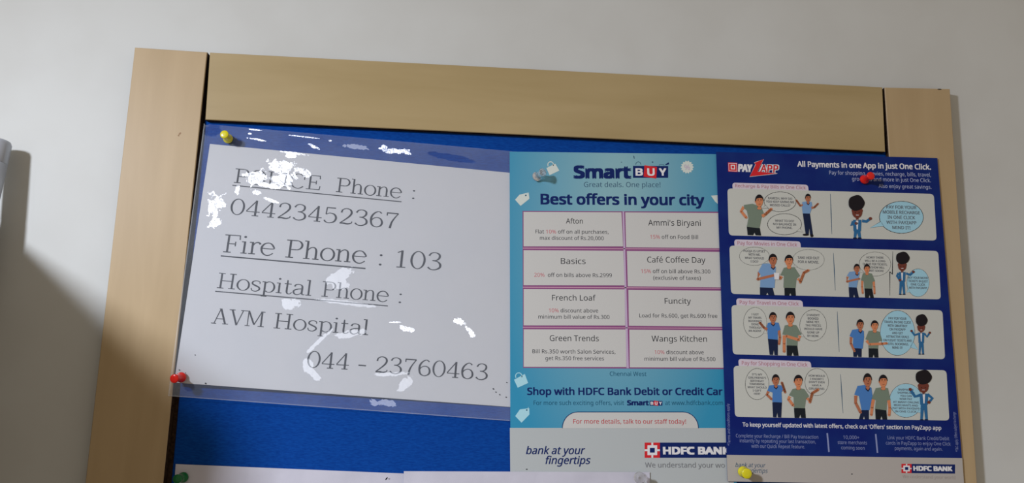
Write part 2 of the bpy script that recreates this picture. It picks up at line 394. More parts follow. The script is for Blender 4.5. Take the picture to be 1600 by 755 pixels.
# ------------------------------------------------------------------ laminated emergency notice
TLf, BLf = P(319, 194, HB), P(263, 619, HF)
def sm(t): t = max(0, min(1, t)); return t*t*(3-2*t)
XL0, XL1 = BLf.x-.05, BLf.x+.30
ZB, ZT = BLf.z, TLf.z
def h_note(x, z):
    a = max(0, 1-(x-XL0-.05)/(XL1-XL0-.05)); b = .30+.70*sm((ZT-z)/(ZT-ZB)*1.4)
    return HB + .0006 + .0064*a*b
notice = empty('laminated_notice', P(300, 615, .013), 'laminated white emergency phone number sheet pinned at the left of the blue board', 'notice')
sheet('paper', [(328, 225), (835, 273.8), (835, 638.8), (272, 598)], h_note, .0003, paper_m, notice, nx=40, ny=30)
th = .05
def notice_line(words, under=None):
    i = Ink(h_note, th)
    for wv in words: serif(i, *wv, ink_grey)
    if under: x0, y0, x1, y1, wd = under; i.line([(x0+(x1-x0)*q/6, y0+(y1-y0)*q/6) for q in range(7)], wd, ink_grey)
    i.build('lettering', notice)
notice_line([('POLICE', 365, 285.6, 500, 297.4, 22.5), ('Phone', 524.4, 300, 627, 310, 22.5), (':', 643.6, 311.2, 647.5, 311.5, 22.5)], (363, 289.6, 627.4, 315.4, 1.5))
notice_line([('04423452367', 358.5, 334.6, 621, 357.6, 24.5)])
notice_line([('Fire', 348, 394.2, 428, 399.8, 28), ('Phone', 445, 402.3, 571.7, 412, 28), (':', 591.5, 415, 596, 415.3, 28), ('103', 618.6, 417.8, 689, 422.6, 27)], (345, 400, 571, 419.7, 2.0))
notice_line([('Hospital', 338.8, 450.2, 486, 462.5, 24), ('Phone', 501.6, 463.4, 606.4, 472.2, 24), (':', 622.6, 473.8, 626.5, 474.1, 24)], (336.2, 455.3, 605.9, 478.2, 1.6))
notice_line([('AVM', 329.5, 505.4, 412, 511.5, 24), ('Hospital', 427.2, 513.1, 575, 523.9, 24)])
notice_line([('044', 478.5, 574, 544.3, 578, 25.5), ('-', 559.2, 578.5, 571, 579.3, 25.5), ('23760463', 586, 582, 761.5, 594.2, 25)])
sp = Ink(h_note, th)
for x, y, r in ((280.5, 578.5, 1.2), (290, 583, .8), (321.5, 599.5, 1.5), (305, 555, 1.0), (344, 607.5, .9), (771, 608, 1.4), (775, 613, 1.2), (781, 617, 1.2), (791, 621, 1.3), (792, 598, 1.2)):
    sp.ell(x, y, r*1.2, r*.8, speck_m, n=8, ang=30)
sp.build('pin_hole', notice, kind='stuff')

# clear wavy pouch over the sheet
film = bpy.data.materials.new('laminating_film'); film.use_nodes = True
N, L = film.node_tree.nodes, film.node_tree.links
N.clear(); out = N.new('ShaderNodeOutputMaterial')
def mth(op, a, b=None, clamp=False):
    n = N.new('ShaderNodeMath'); n.operation = op; n.use_clamp = clamp
    for k, v in enumerate((a, b)):
        if v is None: continue
        if isinstance(v, (int, float)): n.inputs[k].default_value = v
        else: L.new(v, n.inputs[k])
    return n.outputs[0]
tc = N.new('ShaderNodeTexCoord'); sep = N.new('ShaderNodeSeparateXYZ'); L.new(tc.outputs['Object'], sep.inputs[0])
def noi(scale, detail=3, dist=0.0, w=0):
    n = N.new('ShaderNodeTexNoise'); n.inputs['Scale'].default_value = scale; n.inputs['Detail'].default_value = detail
    n.inputs['Distortion'].default_value = dist; L.new(tc.outputs['Object'], n.inputs['Vector']); return n.outputs['Fac']
rag = noi(170, 6, .8); fine = noi(190, 4, 1.0); broad = noi(14, 2)
FO = P(550, 420, .0075)
height = mth('MULTIPLY', broad, .0007)
# places where the pouch has buckled towards the window: clusters of (px, py, rx, ry, angle), raggedness
BUCK = [((425, 280), [(441, 262, 25, 11, 8), (470, 268, 18, 5, 20), (401, 278, 17, 11, 0), (420, 290, 20, 4, 10), (445, 281, 15, 11, 0)], .9),
        ((385, 303), [(372, 298, 5, 7, 0), (402, 303, 8, 4, 20)], .8), ((425, 314), [(425, 314, 13, 2.2, 18)], .7),
        ((335, 325), [(338, 322, 12, 14, 10), (330, 304, 6, 5, 0), (338, 350, 10, 6, 0)], 1.2),
        ((462, 240), [(460, 240, 20, 2.2, 6), (455, 244, 9, 3.5, 0)], .6),
        ((400, 203), [(400, 203.5, 10, 1.1, 4)], .3), ((404, 219), [(404, 219, 16, 1.5, 8)], .8), ((477, 214), [(477, 214.3, 28, 1.0, 4)], .25),
        ((391, 209), [(391, 209.5, 3, 1.5, 0)], .3), ((516, 220), [(516, 220, 3, 1.6, 0)], .3), ((490, 229), [(490, 229, 8, 2, 20)], .9),
        ((617, 504), [(617, 504, 11, 1.2, -2)], .3), ((634, 514), [(634, 514, 11, 4.5, 5)], .5), ((728, 510), [(718, 503, 8, 4.5, 10), (736, 520, 11, 4, 45)], .8),
        ((620, 236), [(618, 236, 26, 4.5, 2), (601, 231, 5, 5, 0)], .7)]
VEIL = [((528, 435), [(531, 432, 26, 9, -28), (532, 446, 14, 9, 0)], .45), ((540, 476), [(542, 474, 48, 3.6, 5)], .5), ((455, 476), [(455, 476, 15, 8, -10)], .6),
        ((560, 230), [(558, 230, 24, 4.5, 3)], .5), ((545, 524), [(547, 522, 26, 5.5, -12), (500, 533, 24, 3.5, -46)], .5),
        ((486, 572), [(482, 572, 8, 12, -20), (492, 585, 16, 6, 48)], .3), ((610, 584), [(609, 585, 32, 3.2, -4)], .7), ((633, 602), [(633, 600, 16, 8, -48)], .5),
        ((600, 630), [(600, 630, 20, 5.5, 4)], .8)]
def half(px, py, src):
    p = P(px, py, .0075); v = (CAM-p).normalized(); l = (src-p).normalized(); n = (v+l).normalized(); return p, n.x/abs(n.y), n.z/abs(n.y)
veil_mask = None
def ellmask(px, py, rx, ry, ang, rg, soft):
    p = P(px, py, .0075); c = p-FO; sc = (P(px+10, py, .0075)-p).length/10
    dx = mth('SUBTRACT', sep.outputs[0], c.x); dz = mth('SUBTRACT', sep.outputs[2], c.z)
    a = math.radians(-ang); ca, sa = math.cos(a), math.sin(a)
    u = mth('DIVIDE', mth('ADD', mth('MULTIPLY', dx, ca), mth('MULTIPLY', dz, sa)), rx*sc*1.05)
    v = mth('DIVIDE', mth('SUBTRACT', mth('MULTIPLY', dz, ca), mth('MULTIPLY', dx, sa)), ry*sc*1.05)
    r = mth('SQRT', mth('ADD', mth('MULTIPLY', u, u), mth('MULTIPLY', v, v)))
    r = mth('ADD', r, mth('MULTIPLY', mth('SUBTRACT', rag, .5), rg*3.4))
    return mth('MULTIPLY', mth('SUBTRACT', 1.0+.5/soft, r), soft, clamp=True)
def region(lst, src, height, soft):
    tot = None
    for (cx_, cy_), els, rg in lst:
        p, nx, nz = half(cx_, cy_, src); c = p-FO; mask = None
        for e in els:
            q_ = ellmask(*e, rg, soft); mask = q_ if mask is None else mth('MAXIMUM', mask, q_)
        dx = mth('SUBTRACT', sep.outputs[0], c.x); dz = mth('SUBTRACT', sep.outputs[2], c.z)
        ramp = mth('ADD', mth('MULTIPLY', dx, -nx), mth('MULTIPLY', dz, -nz))
        height = mth('ADD', height, mth('MULTIPLY', ramp, mask)); tot = mask if tot is None else mth('MAXIMUM', tot, mask)
    return height, tot
height, buck_mask = region(BUCK, LIGHT, height, 7); height, veil_mask = region(VEIL, LIGHT, height, 4)
height = mth('ADD', height, mth('MULTIPLY', fine, mth('ADD', mth('MULTIPLY', buck_mask, .0003), .00014))); height = mth('ADD', height, mth('MULTIPLY', rag, .0001))
bp = N.new('ShaderNodeBump'); bp.inputs['Strength'].default_value = 1; bp.inputs['Distance'].default_value = 1.0
L.new(height, bp.inputs['Height'])
gl = N.new('ShaderNodeBsdfGlossy'); L.new(mth('ADD', mth('ADD', mth('MULTIPLY', veil_mask, .31), mth('MULTIPLY', buck_mask, .10)), .11), gl.inputs['Roughness']); gl.inputs['Color'].default_value = (1, 1, 1, 1)
L.new(bp.outputs[0], gl.inputs['Normal'])
tr = N.new('ShaderNodeBsdfTransparent'); df = N.new('ShaderNodeBsdfDiffuse'); df.inputs['Color'].default_value = (.62, .70, .80, 1)
clearspot = mth('MAXIMUM', ellmask(333, 204, 13, 9, -10, .35, 3), ellmask(705, 246, 36, 5, 8, .3, 5))
hz = N.new('ShaderNodeMixShader'); L.new(mth('MULTIPLY', mth('ADD', mth('MULTIPLY', noi(22, 3), .15), .04), mth('SUBTRACT', 1.0, mth('MULTIPLY', clearspot, .75))), hz.inputs[0])
L.new(tr.outputs[0], hz.inputs[1]); L.new(df.outputs[0], hz.inputs[2])
fr = N.new('ShaderNodeFresnel'); 
geo = N.new('ShaderNodeNewGeometry')      # a thin film reflects the same from both sides
L.new(mth('ADD', mth('MULTIPLY', geo.outputs['Backfacing'], 1/1.45-1.45), 1.45), fr.inputs['IOR'])
mx = N.new('ShaderNodeMixShader'); L.new(fr.outputs[0], mx.inputs[0]); L.new(hz.outputs[0], mx.inputs[1]); L.new(gl.outputs[0], mx.inputs[2])
L.new(mx.outputs[0], out.inputs['Surface'])
def h_film(x, z):
    return h_note(x, z) + .0006 + .00006*math.sin(x*95+z*40) * math.sin(z*120-x*30)
# film outline, TL corner rounded
nx_, ny_ = 120, 90; V = []; Fc = []
q = [(318.5, 193.5), (835, 239.5), (835, 661), (262.5, 619)]
for j in range(ny_+1):
    for i in range(nx_+1):
        a, b = i/nx_, j/ny_
        x = (q[0][0]*(1-a)+q[1][0]*a)*(1-b)+(q[3][0]*(1-a)+q[2][0]*a)*b; y = (q[0][1]*(1-a)+q[1][1]*a)*(1-b)+(q[3][1]*(1-a)+q[2][1]*a)*b
        if b < .02 and a < .015: x += 1.5; y += 1.5
        V.append(P(x, y, h_film))
for j in range(ny_):
    for i in range(nx_):
        a = j*(nx_+1)+i; Fc.append((a, a+nx_+1, a+nx_+2, a+1))
_n = (V[Fc[0][1]]-V[Fc[0][0]]).cross(V[Fc[0][3]]-V[Fc[0][0]])
if _n.y > 0: Fc = [f[::-1] for f in Fc]      # outside of the pouch faces the room
link('film', V, Fc, film, None, notice, smooth=True, origin=FO, label='clear wrinkled laminating film')
edge_hl = bpy.data.materials.new('film_edge_highlight'); edge_hl.use_nodes = True; N, L = edge_hl.node_tree.nodes, edge_hl.node_tree.links; N.clear()  # pale see-through strips paint the highlight along the film's edges
o_ = N.new('ShaderNodeOutputMaterial'); t_ = N.new('ShaderNodeBsdfTransparent'); d_ = N.new('ShaderNodeBsdfDiffuse'); d_.inputs[0].default_value = (.7, .72, .74, 1)
m_ = N.new('ShaderNodeMixShader'); m_.inputs[0].default_value = .24; L.new(t_.outputs[0], m_.inputs[1]); L.new(d_.outputs[0], m_.inputs[2]); L.new(m_.outputs[0], o_.inputs[0])
i = Ink(h_film, .05); fe = [(318.5-56*t*.9-56*.1*t, 193.5+425.5*t) for t in [k_/24 for k_ in range(25)]]
i.line([(x+.9, y) for x, y in fe], 1.7, edge_hl); i.build('edge_highlight', notice)
i = Ink(h_film, .05); i.line([(263+533*t, 618.3+38.9*t) for t in [k_/24 for k_ in range(25)]], 1.2, edge_hl); i.build('edge_highlight', notice)

# ------------------------------------------------------------------ teal offers poster
h_teal = lambda x, z: HB+.0022
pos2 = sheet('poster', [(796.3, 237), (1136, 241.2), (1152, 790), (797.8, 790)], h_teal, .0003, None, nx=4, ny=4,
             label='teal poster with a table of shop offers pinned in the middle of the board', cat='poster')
teal = mat('teal_print', (40, 150, 190), rough=.5, spec=.14); N, L, b = nodes(teal)
tc = N.new('ShaderNodeTexCoord'); mp = N.new('ShaderNodeMapping')
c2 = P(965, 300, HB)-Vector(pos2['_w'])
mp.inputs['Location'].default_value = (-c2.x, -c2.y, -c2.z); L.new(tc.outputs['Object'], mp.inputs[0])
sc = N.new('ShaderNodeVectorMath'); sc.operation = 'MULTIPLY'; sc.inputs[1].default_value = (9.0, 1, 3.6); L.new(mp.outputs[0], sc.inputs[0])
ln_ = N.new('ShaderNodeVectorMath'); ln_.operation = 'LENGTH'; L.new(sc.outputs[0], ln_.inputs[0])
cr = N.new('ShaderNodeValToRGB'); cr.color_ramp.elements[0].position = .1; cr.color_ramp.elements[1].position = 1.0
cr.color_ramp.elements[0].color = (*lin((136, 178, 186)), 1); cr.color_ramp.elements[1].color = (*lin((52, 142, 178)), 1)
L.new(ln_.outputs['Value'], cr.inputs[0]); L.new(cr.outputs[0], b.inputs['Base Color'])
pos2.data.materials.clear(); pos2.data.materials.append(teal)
T2 = -.035
navy = mat('ink_navy', (14, 36, 96), rough=.5); tealdark = mat('ink_deep_teal', (26, 84, 112), rough=.5)
cell = mat('cell_offwhite', (198, 198, 194), rough=.5); mauve = mat('ink_mauve', (138, 78, 126), rough=.5); lav = mat('ink_lavender', (190, 168, 196), rough=.5)
redp = mat('ink_red', (206, 40, 48), rough=.5); pinkp = mat('ink_rose', (196, 104, 112), rough=.5); redt = mat('ink_crimson', (190, 48, 60), rough=.5)
wht = mat('ink_white', (222, 222, 224), rough=.5); pale = mat('ink_pale_blue', (168, 214, 224), rough=.5); pale2 = mat('ink_pale_warm', (206, 214, 206), rough=.5)
greyw = mat('footer_grey', (178, 184, 184), rough=.5); slate = mat('ink_slate', (62, 92, 116), rough=.5)
def I2(l=1): return Ink(h_teal, T2, l)
def smart(i, x0, y, x1, cap, bx0, bx1, by0, by1):
    i.text('Smart', x0, y, x1, y, cap, navy, bold=.055)
    w3 = (bx1-bx0)/3
    i.poly([(bx0, by0), (bx1, by0+.3), (bx1, by1), (bx0, by1)], navy)
    i.poly([(bx0+w3*.98, by0-1*cap/19), (bx0+w3*2.05, by0+2*cap/19), (bx0+w3*1.98, by1+1.2*cap/19), (bx0+w3*.9, by1-1.9*cap/19)], redp, 1)
    c = (by1-by0)*.58; yb = by1-(by1-by0)*.2
    for n_, ch in enumerate('BUY'):
        i.text(ch, bx0+w3*n_+w3*.24, yb, bx0+w3*(n_+1)-w3*.16, yb, c, wht, bold=.04, k=2)
i = I2(); smart(i, 897, 277.9, 985.5, 18.6, 989, 1044, 259.2, 278)
i.ring(997.3, 257.5, 4, 4.6, .9, slate, a0=180, a1=360, n=10)
i.poly([(989.3, 243.2), (991, 244), (991.8, 248.3), (990.3, 247.6)], slate); i.ell(1019.6, 253.5, 1.2, 1.3, slate, n=8); i.ell(971, 253.5, .8, .8, slate, n=8)
i.line([(1030, 259), (1030.5, 257.2), (1037, 257.2), (1037.5, 259)], .8, slate); i.poly([(1039, 257.2), (1045, 253.6), (1045.5, 256.6), (1040.5, 258.4)], navy)
i.build('logo', pos2)
i = I2(); i.text('Great deals. One place!', 912.5, 292.3, 1032, 292.6, 7.8, slate); i.text('Best offers in your city', 845, 319, 1100.6, 320.4, 16, navy, bold=.032); i.build('heading', pos2)
def bag(i, q4, hx, hy, r, m):
    i.poly(q4, m); i.ring(hx, hy, r, r*1.05, 1.3, m, a0=150, a1=380, n=12)
def pict(fn): i = I2(); fn(i); i.build('pictogram', pos2)
pict(lambda i: bag(i, [(853.7, 262.7), (867.7, 255.8), (873.9, 266.7), (858.7, 273.8)], 860.3, 257.5, 4.4, pale2))
pict(lambda i: bag(i, [(803.2, 593.6), (820, 584.5), (825.2, 598.7), (808.9, 606)], 810.5, 588, 5, pale))
def pricetag(i, p, hole):
    i.poly(p, pale2 if p[0][1] < 400 else pale); i.ell(hole[0], hole[1], 1.2, 1.2, tealdark, 1, n=8); i.line([hole, (hole[0]+3, hole[1]-4.5)], .7, pale, 1)
pict(lambda i: pricetag(i, [(804.8, 312.2), (811.8, 304.3), (826, 301), (827.2, 310.7), (813.4, 321.8)], (821.5, 305.5)))
pict(lambda i: pricetag(i, [(805, 650.4), (812.3, 640), (827, 638), (827.3, 647.8), (814.9, 660.7)], (823, 641)))
pict(lambda i: i.poly([(1110.8, 305.9), (1121, 305.2), (1123.5, 320.2), (1117.5, 315.4)], pale2))
def badge(i):
    pts = []
    for q_ in range(28):
        a = q_*math.pi/14; r = 10.6 if q_ % 2 == 0 else 8.4; pts.append((1073.7+r*math.cos(a), 261.2+r*math.sin(a)))
    i.poly(pts, pale2); i.text('%', 1069.3, 265.4, 1078.2, 265.4, 8, lav, k=1)
pict(badge)
# offer table
i = I2(); i.poly([(816.4, 329.6), (1134, 331), (1142, 577), (817.4, 575.2)], mauve); i.poly([(972.6, 330.6), (975.2, 330.6), (982.6, 575.5), (978.9, 575.5)], lav, 1)
for y in (388, 449, 511.6): i.line([(817, y), (1135, y+1.7)], 1.3, mat('ink_dusty_pink', (196, 150, 170), rough=.5), 1)
i.build('table_grid', pos2)
CW = .012
BX = [([(817.9, 331.3), (971, 331.9), (973.6, 385.2), (818, 385.2)], [('Afton', 884.3, 349.5, 910.7, 8, 0), ('Flat 10% off on all purchases,', 836.6, 364.8, 950.8, 5.8, '10%'), ('max discount of Rs.20,000', 843.6, 374.8, 943.2, 5.8, 0)]),
      ([(976.9, 332), (1140, 333), (1140, 388.2), (978.3, 386.6)], [("Ammi's Biryani", 1012.8, 352.6, 1094.9, 9, 0), ('15% off on Food Bill', 1016, 373.2, 1090.7, 6, '15%')]),
      ([(818, 391.1), (973.8, 392), (976, 446.2), (818, 446)], [('Basics', 876.4, 412.5, 914.9, 9, 0), ('20%  off on bills above Rs.2999', 834.7, 432.6, 955.9, 6, '20%')]),
      ([(979.4, 392.3), (1140, 394), (1140, 449.5), (980.9, 447.6)], [('Café Coffee Day', 1011.2, 410.4, 1102.2, 9, 0), ('15% off on bill above Rs.300', 1001.7, 426.8, 1109.8, 6, '15%'), ('(exclusive of taxes)', 1020.8, 437.2, 1094.9, 6, 0)]),
      ([(818.2, 452), (976, 452.5), (976.9, 508.8), (818.2, 508.6)], [('French Loaf', 862.6, 469.6, 930.8, 8.6, 0), ('10% discount above', 857.5, 488.2, 934.5, 6, '10%'), ('minimum bill value of Rs.300', 841.3, 498, 952.3, 6, 0)]),
      ([(981.7, 453), (1142, 454.6), (1142, 511), (982.6, 509.2)], [('Funcity', 1038.6, 474.7, 1079.5, 8.6, 0), ('Load for Rs.600, get Rs.600 free', 999, 496.2, 1120.7, 6, 0)]),
      ([(818.3, 514.7), (977.6, 515), (978.6, 573.7), (818.3, 573.4)], [('Green Trends', 859, 533, 935.6, 9, 0), ('Bill Rs.350 worth Salon Services,', 832, 552.2, 961.5, 6, 0), ('get Rs.350 free services', 852.2, 562.8, 943.7, 6, 0)]),
      ([(983.3, 515.3), (1142, 516.5), (1142, 575), (984, 574.2)], [('Wangs Kitchen', 1018.2, 533.8, 1104.5, 9, 0), ('10% discount above', 1022.8, 553.3, 1099.6, 6, '10%'), ('minimum bill value of Rs.500', 1007.1, 563.7, 1117.7, 6, 0)])]
for q4, lines in BX:
    i = I2(3); i.poly(q4, cell); bx = i.build('offer_box', pos2)
    i = I2(4)
    for t, x0, y, x1, c, rd in lines:
        dy = (x1-x0)*.006
        i.text(t, x0, y, x1, y+dy, c, ink_dark if c > 7 else ink_grey, bold=.002 if c > 7 else .006, red=rd or None, redm=pinkp)
    i.build('lettering', bx)
i = I2()
i.text('Chennai West', 952.8, 587.5, 1010, 587.8, 6.6, tealdark, bold=.004)
i.text('Shop with HDFC Bank Debit or Credit Car', 823.9, 617, 1129, 617.2, 11, navy, bold=.026)
i.text('For more such exciting offers, visit', 833.7, 633, 975, 633, 6.8, tealdark)
smart(i, 980, 633.2, 1013.6, 7.4, 1015, 1035, 626.4, 634)
i.text('at www.hdfcbank.com', 1039.5, 633, 1129.6, 633, 6.8, tealdark)
i.build('lettering', pos2)
i = I2(); i.poly([(796.6, 669), (1133.6, 669.2), (1151.5, 788), (797.8, 788)], greyw); ft = i.build('footer', pos2)
i = I2(1)
def tabshape(x0, x1, yb, yt, r):
    pts = [(x0, yb)]
    for q_ in range(9): a = math.pi/2*q_/8; pts.append((x0+r-r*math.cos(a), yt+(yb-yt)*(1-math.sin(a))))
    for q_ in range(9): a = math.pi/2*q_/8; pts.append((x1-r+r*math.sin(a), yt+(yb-yt)*(1-math.cos(a))))
    pts.append((x1, yb)); return pts
tb = tabshape(878.6, 1091.2, 669.4, 644, 24)
i.poly(tb, cell, 1); i.line(tb[1:-1], 1.1, navy, 2)
i.text('For more details, talk to our staff today!', 895.7, 662, 1071.8, 662.3, 6.9, redt, bold=.004, k=3); i.build('white_tab', pos2)
i = I2(3); i.text('bank at your', 821.8, 709.8, 914.3, 709.8, 12, navy, shear=.25, bold=.01); i.text('fingertips', 852.3, 725.2, 922.8, 725.2, 12, navy, shear=.25, bold=.01)
i.build('lettering', ft); i = I2(3)
i.text('We understand your wo', 1008, 730.6, 1132.4, 731, 7.8, mat('ink_mid_grey', (120, 122, 126)), k=1)
i.build('lettering', ft); i = I2(3); i.ell(823, 733.5, 1.6, .8, speck_m, n=8); i.build('pin_hole', ft)
def bank_logo(i, x0, y0, x1, y1, sq, name_x0, name_x1, cap, base, sl=0.0):
    Y = lambda x, y: y+(x-x0)*sl
    i.poly([(sq, Y(sq, y0)), (x1, Y(x1, y0)), (x1, Y(x1, y1)), (sq, Y(sq, y1))], navy)
    i.poly([(x0, y0), (sq, Y(sq, y0)), (sq, Y(sq, y1)), (x0, y1)], redp)
    w_, h_ = sq-x0, y1-y0; R4 = lambda a, b_, c, d, m, k: i.poly([(x0+a*w_, Y(x0+a*w_, y0+b_*h_)), (x0+c*w_, Y(x0+c*w_, y0+b_*h_)), (x0+c*w_, Y(x0+c*w_, y0+d*h_)), (x0+a*w_, Y(x0+a*w_, y0+d*h_))], m, k)
    R4(.44, 0, .56, 1, wht, 1); R4(0, .44, 1, .56, wht, 1); R4(.18, .18, .82, .82, wht, 2); R4(.34, .34, .66, .66, navy, 3)
    i.text('HDFC BANK', name_x0, Y(name_x0, base), name_x1, Y(name_x1, base), cap, wht, bold=.06, k=2)
i = I2(3); bank_logo(i, 1007.2, 691.8, 1146, 715.6, 1031, 1036.4, 1141, 10.8, 709.6); i.build('bank_logo', ft)

# ------------------------------------------------------------------ dark blue comic poster
XP0, XP1 = P(1250, 450, HB).x, P(1395, 450, HB).x
XP0, XP1 = P(1119, 450, HB).x, P(1385, 240, HF).x
def h_blue(x, z): return HB+.0036 + (HF+.0009-HB-.0036)*(x-XP0)/(XP1-XP0)
blue_m = mat('royal_blue_print', (16, 46, 128), rough=.5, spec=.12)
noise_mix(blue_m, (12, 30, 104), (20, 46, 112), 26)
pos3 = sheet('poster', [(1119, 237.5), (1464.6, 247), (1506.6, 759.5), (1136.8, 752.6)], h_blue, .0003, blue_m, nx=24, ny=24,
             label='dark blue comic strip poster pinned at the right over the frame', cat='poster')
T3 = -.015
def I3(l=1): return Ink(h_blue, T3, l)
pan = mat('panel_cream', (194, 196, 188), rough=.45); tabm = mat('caption_pink', (206, 196, 206), rough=.45); bub = mat('bubble_blue', (158, 204, 220), rough=.45)
bubw = mat('bubble_white', (196, 198, 190), rough=.45)
skin = mat('print_skin', (206, 132, 92)); skin2 = mat('print_tan', (176, 110, 80)); hairm = mat('print_hair', (30, 26, 30)); gsh = mat('print_sage', (118, 132, 116)); bsh = mat('print_blue_shirt', (74, 124, 186)); bsh2 = mat('print_light_blue', (120, 156, 196))
trn = mat('print_navy_trousers', (24, 36, 66)); trk = mat('print_black_trousers', (26, 32, 38)); dsk = mat('print_dark_skin', (112, 58, 46)); jac = mat('print_denim', (46, 104, 150)); titlem = mat('ink_dusty_rose', (180, 118, 128)); btxt = mat('ink_bubble', (92, 94, 100))
def strip(pts): return pts
class Z3:
    def __init__(s, ox, oy, sc): s.o = (ox, oy, sc)
    def __call__(s, x, y): return (s.o[0]+x/s.o[2], s.o[1]+y/s.o[2])
def fig(z, panel, head, torso, arms, pants, shirt, sk=skin, tr_=trn, lay=6, extra=None):
    """a printed man: head=(x,y,rx,ry)"""
    i = I3(lay); S = z.o[2]; hx, hy, rx, ry = head
    for a in arms:
        n = len(a); i.line([z(*p) for p in a], [34/S*(1-.35*q/(n-1)) * (rx/45) for q in range(n)], sk, 0 if a[-1][1] > a[0][1] else 2)
        i.ell(*z(*a[-1]), 13/S*(rx/45), 11/S*(rx/45), sk, 2, n=10)
        for p in a[1:-1]: i.ell(*z(*p), 13.5/S*(rx/45), 13.5/S*(rx/45), sk, 2, n=10)
    i.poly([z(hx-rx*.4, hy+ry*.5), z(hx+rx*.45, hy+ry*.5), z(hx+rx*.5, hy+ry*1.45), z(hx-rx*.4, hy+ry*1.45)], sk, 1)
    p0, p1, p2, p3 = pants; mid = ((p2[0]+p3[0])/2, (p2[1]+p3[1])/2); leg = (p2[0]-p3[0])*.09
    i.poly([z(*p) for p in (p0, p1, p2, (mid[0]+leg, mid[1]), (mid[0], mid[1]-(mid[1]-p0[1])*.33), (mid[0]-leg, mid[1]), p3)], tr_, 0)
    i.poly([z(*p) for p in torso], shirt, 1)
    i.ell(*z(hx+rx*.05, hy+ry*1.18), rx*.5/S, ry*.24/S, sk, 3, n=14, a0=0, a1=360)
    for a in arms:
        if len(a) > 2 and a[-1][1] < a[0][1]+200: i.line([z(*p) for p in a[1:]], [28/S*(rx/45)]*(len(a)-1), sk, 2)
    i.ell(*z(hx, hy), rx/S*.86, ry/S*.95, sk, 4, n=24)
    i.ell(*z(hx-rx*.86, hy+ry*.08), rx*.16/S, ry*.2/S, sk, 4, n=10)
    # hair: cap with fringe
    pts = []
    for q_ in range(15):
        t = math.radians(178+(364-178)*q_/14); pts.append((hx+rx*.98*math.cos(t), hy-ry*.05+ry*1.02*math.sin(t)))
    pts += [(hx+rx*.84, hy-ry*.1), (hx+rx*.7, hy-ry*.42), (hx+rx*.1, hy-ry*.5), (hx-rx*.6, hy-ry*.38), (hx-rx*.8, hy+ry*.1)]
    i.poly([z(*p) for p in pts], hairm, 5)
    # brows, eyes, nose, mouth
    for sx in (-.25, .42):
        i.line([z(hx+rx*(sx-.17), hy-ry*.22), z(hx+rx*(sx+.17), hy-ry*.24)], ry*.09/S, hairm, 5)
        i.ell(*z(hx+rx*sx, hy-ry*.06), rx*.09/S, ry*.06/S, hairm, 5, n=8)
    i.line([z(hx+rx*.1, hy), z(hx+rx*.16, hy+ry*.25)], rx*.1/S, skin2 if sk is skin else hairm, 5)
    i.line([z(hx-rx*.15, hy+ry*.52), z(hx+rx*.35, hy+ry*.5)], ry*.08/S, dsk, 5)
    if shirt is not gsh:
        i.poly([z(hx-rx*.5, hy+ry*1.05), z(hx+rx*.1, hy+ry*1.5), z(hx+rx*.6, hy+ry*1.05), z(hx+rx*.5, hy+ry*1.35), z(hx+rx*.1, hy+ry*1.7), z(hx-rx*.4, hy+ry*1.35)], trn, 5)
    if extra: extra(i)
    i.build('drawn_person', panel)
def fro(z, panel, hair, face, sh, hipy, footy, arms, lay=6):
    """a plain generic man with round dark hair and a blue suit"""
    i = I3(lay); S = z.o[2]; hx, hy, rx, ry = hair; fx, fy, fr_, fry = face; bx, by = sh
    hx = (hx+fx*2)/3; rx = (rx+fr_*2)/3*1.02; fr_ *= .92; W = fr_*.85
    i.poly([z(bx-W*.62, hipy-4), z(bx+W*.62, hipy-4), z(bx+W*.8, footy), z(bx+W*.3, footy), z(bx, hipy+(footy-hipy)*.3), z(bx-W*.25, footy), z(bx-W*.72, footy)], jac, 0)
    for a in arms:
        i.line([z(*p) for p in a], [24/S*fr_/50]*len(a), jac, 0)
        i.ell(*z(*a[-1]), 15/S*fr_/50, 13/S*fr_/50, dsk, 2, n=10)
    i.poly([z(bx-W*.85, by), z(bx+W*.85, by), z(bx+W*.75, hipy+6), z(bx-W*.75, hipy+6)], jac, 1)
    i.poly([z(bx-W*.28, by-4), z(bx+W*.22, by-4), z(bx+W*.12, hipy-8), z(bx-W*.12, hipy-8)], wht, 2)
    i.poly([z(fx-fr_*.25, fy+fry*.6), z(fx+fr_*.25, fy+fry*.6), z(bx+W*.25, by+8), z(bx-W*.25, by+8)], dsk, 2)
    for sx in (-1, 1): i.ell(*z(bx+sx*W*.45, footy), W*.42/S, 6/S, trn, 2, n=10)
    pts = [(fx+fr_*math.cos(t)*(1 if math.sin(t) < 0 else .88), fy+fry*math.sin(t)) for t in [q_*math.pi/12 for q_ in range(24)]]
    i.poly([z(*p) for p in pts], dsk, 3)
    pts = [(hx+rx*math.cos(t)*(1+.03*math.cos(5*t)), hy+ry*math.sin(t)*(1+.04*math.sin(4*t))) for t in [q_*math.pi/18 for q_ in range(36)]]
    i.poly([z(*p) for p in pts], hairm, 4)
    i.line([z(fx-fr_*.22, fy+fry*.5), z(fx+fr_*.25, fy+fry*.5)], fry*.1/S, wht, 5)
    for sx in (-.32, .32): i.ell(*z(fx+fr_*sx, fy+fry*.06), fr_*.09/S, fry*.07/S, hairm, 5, n=8)
    i.build('drawn_person', panel)
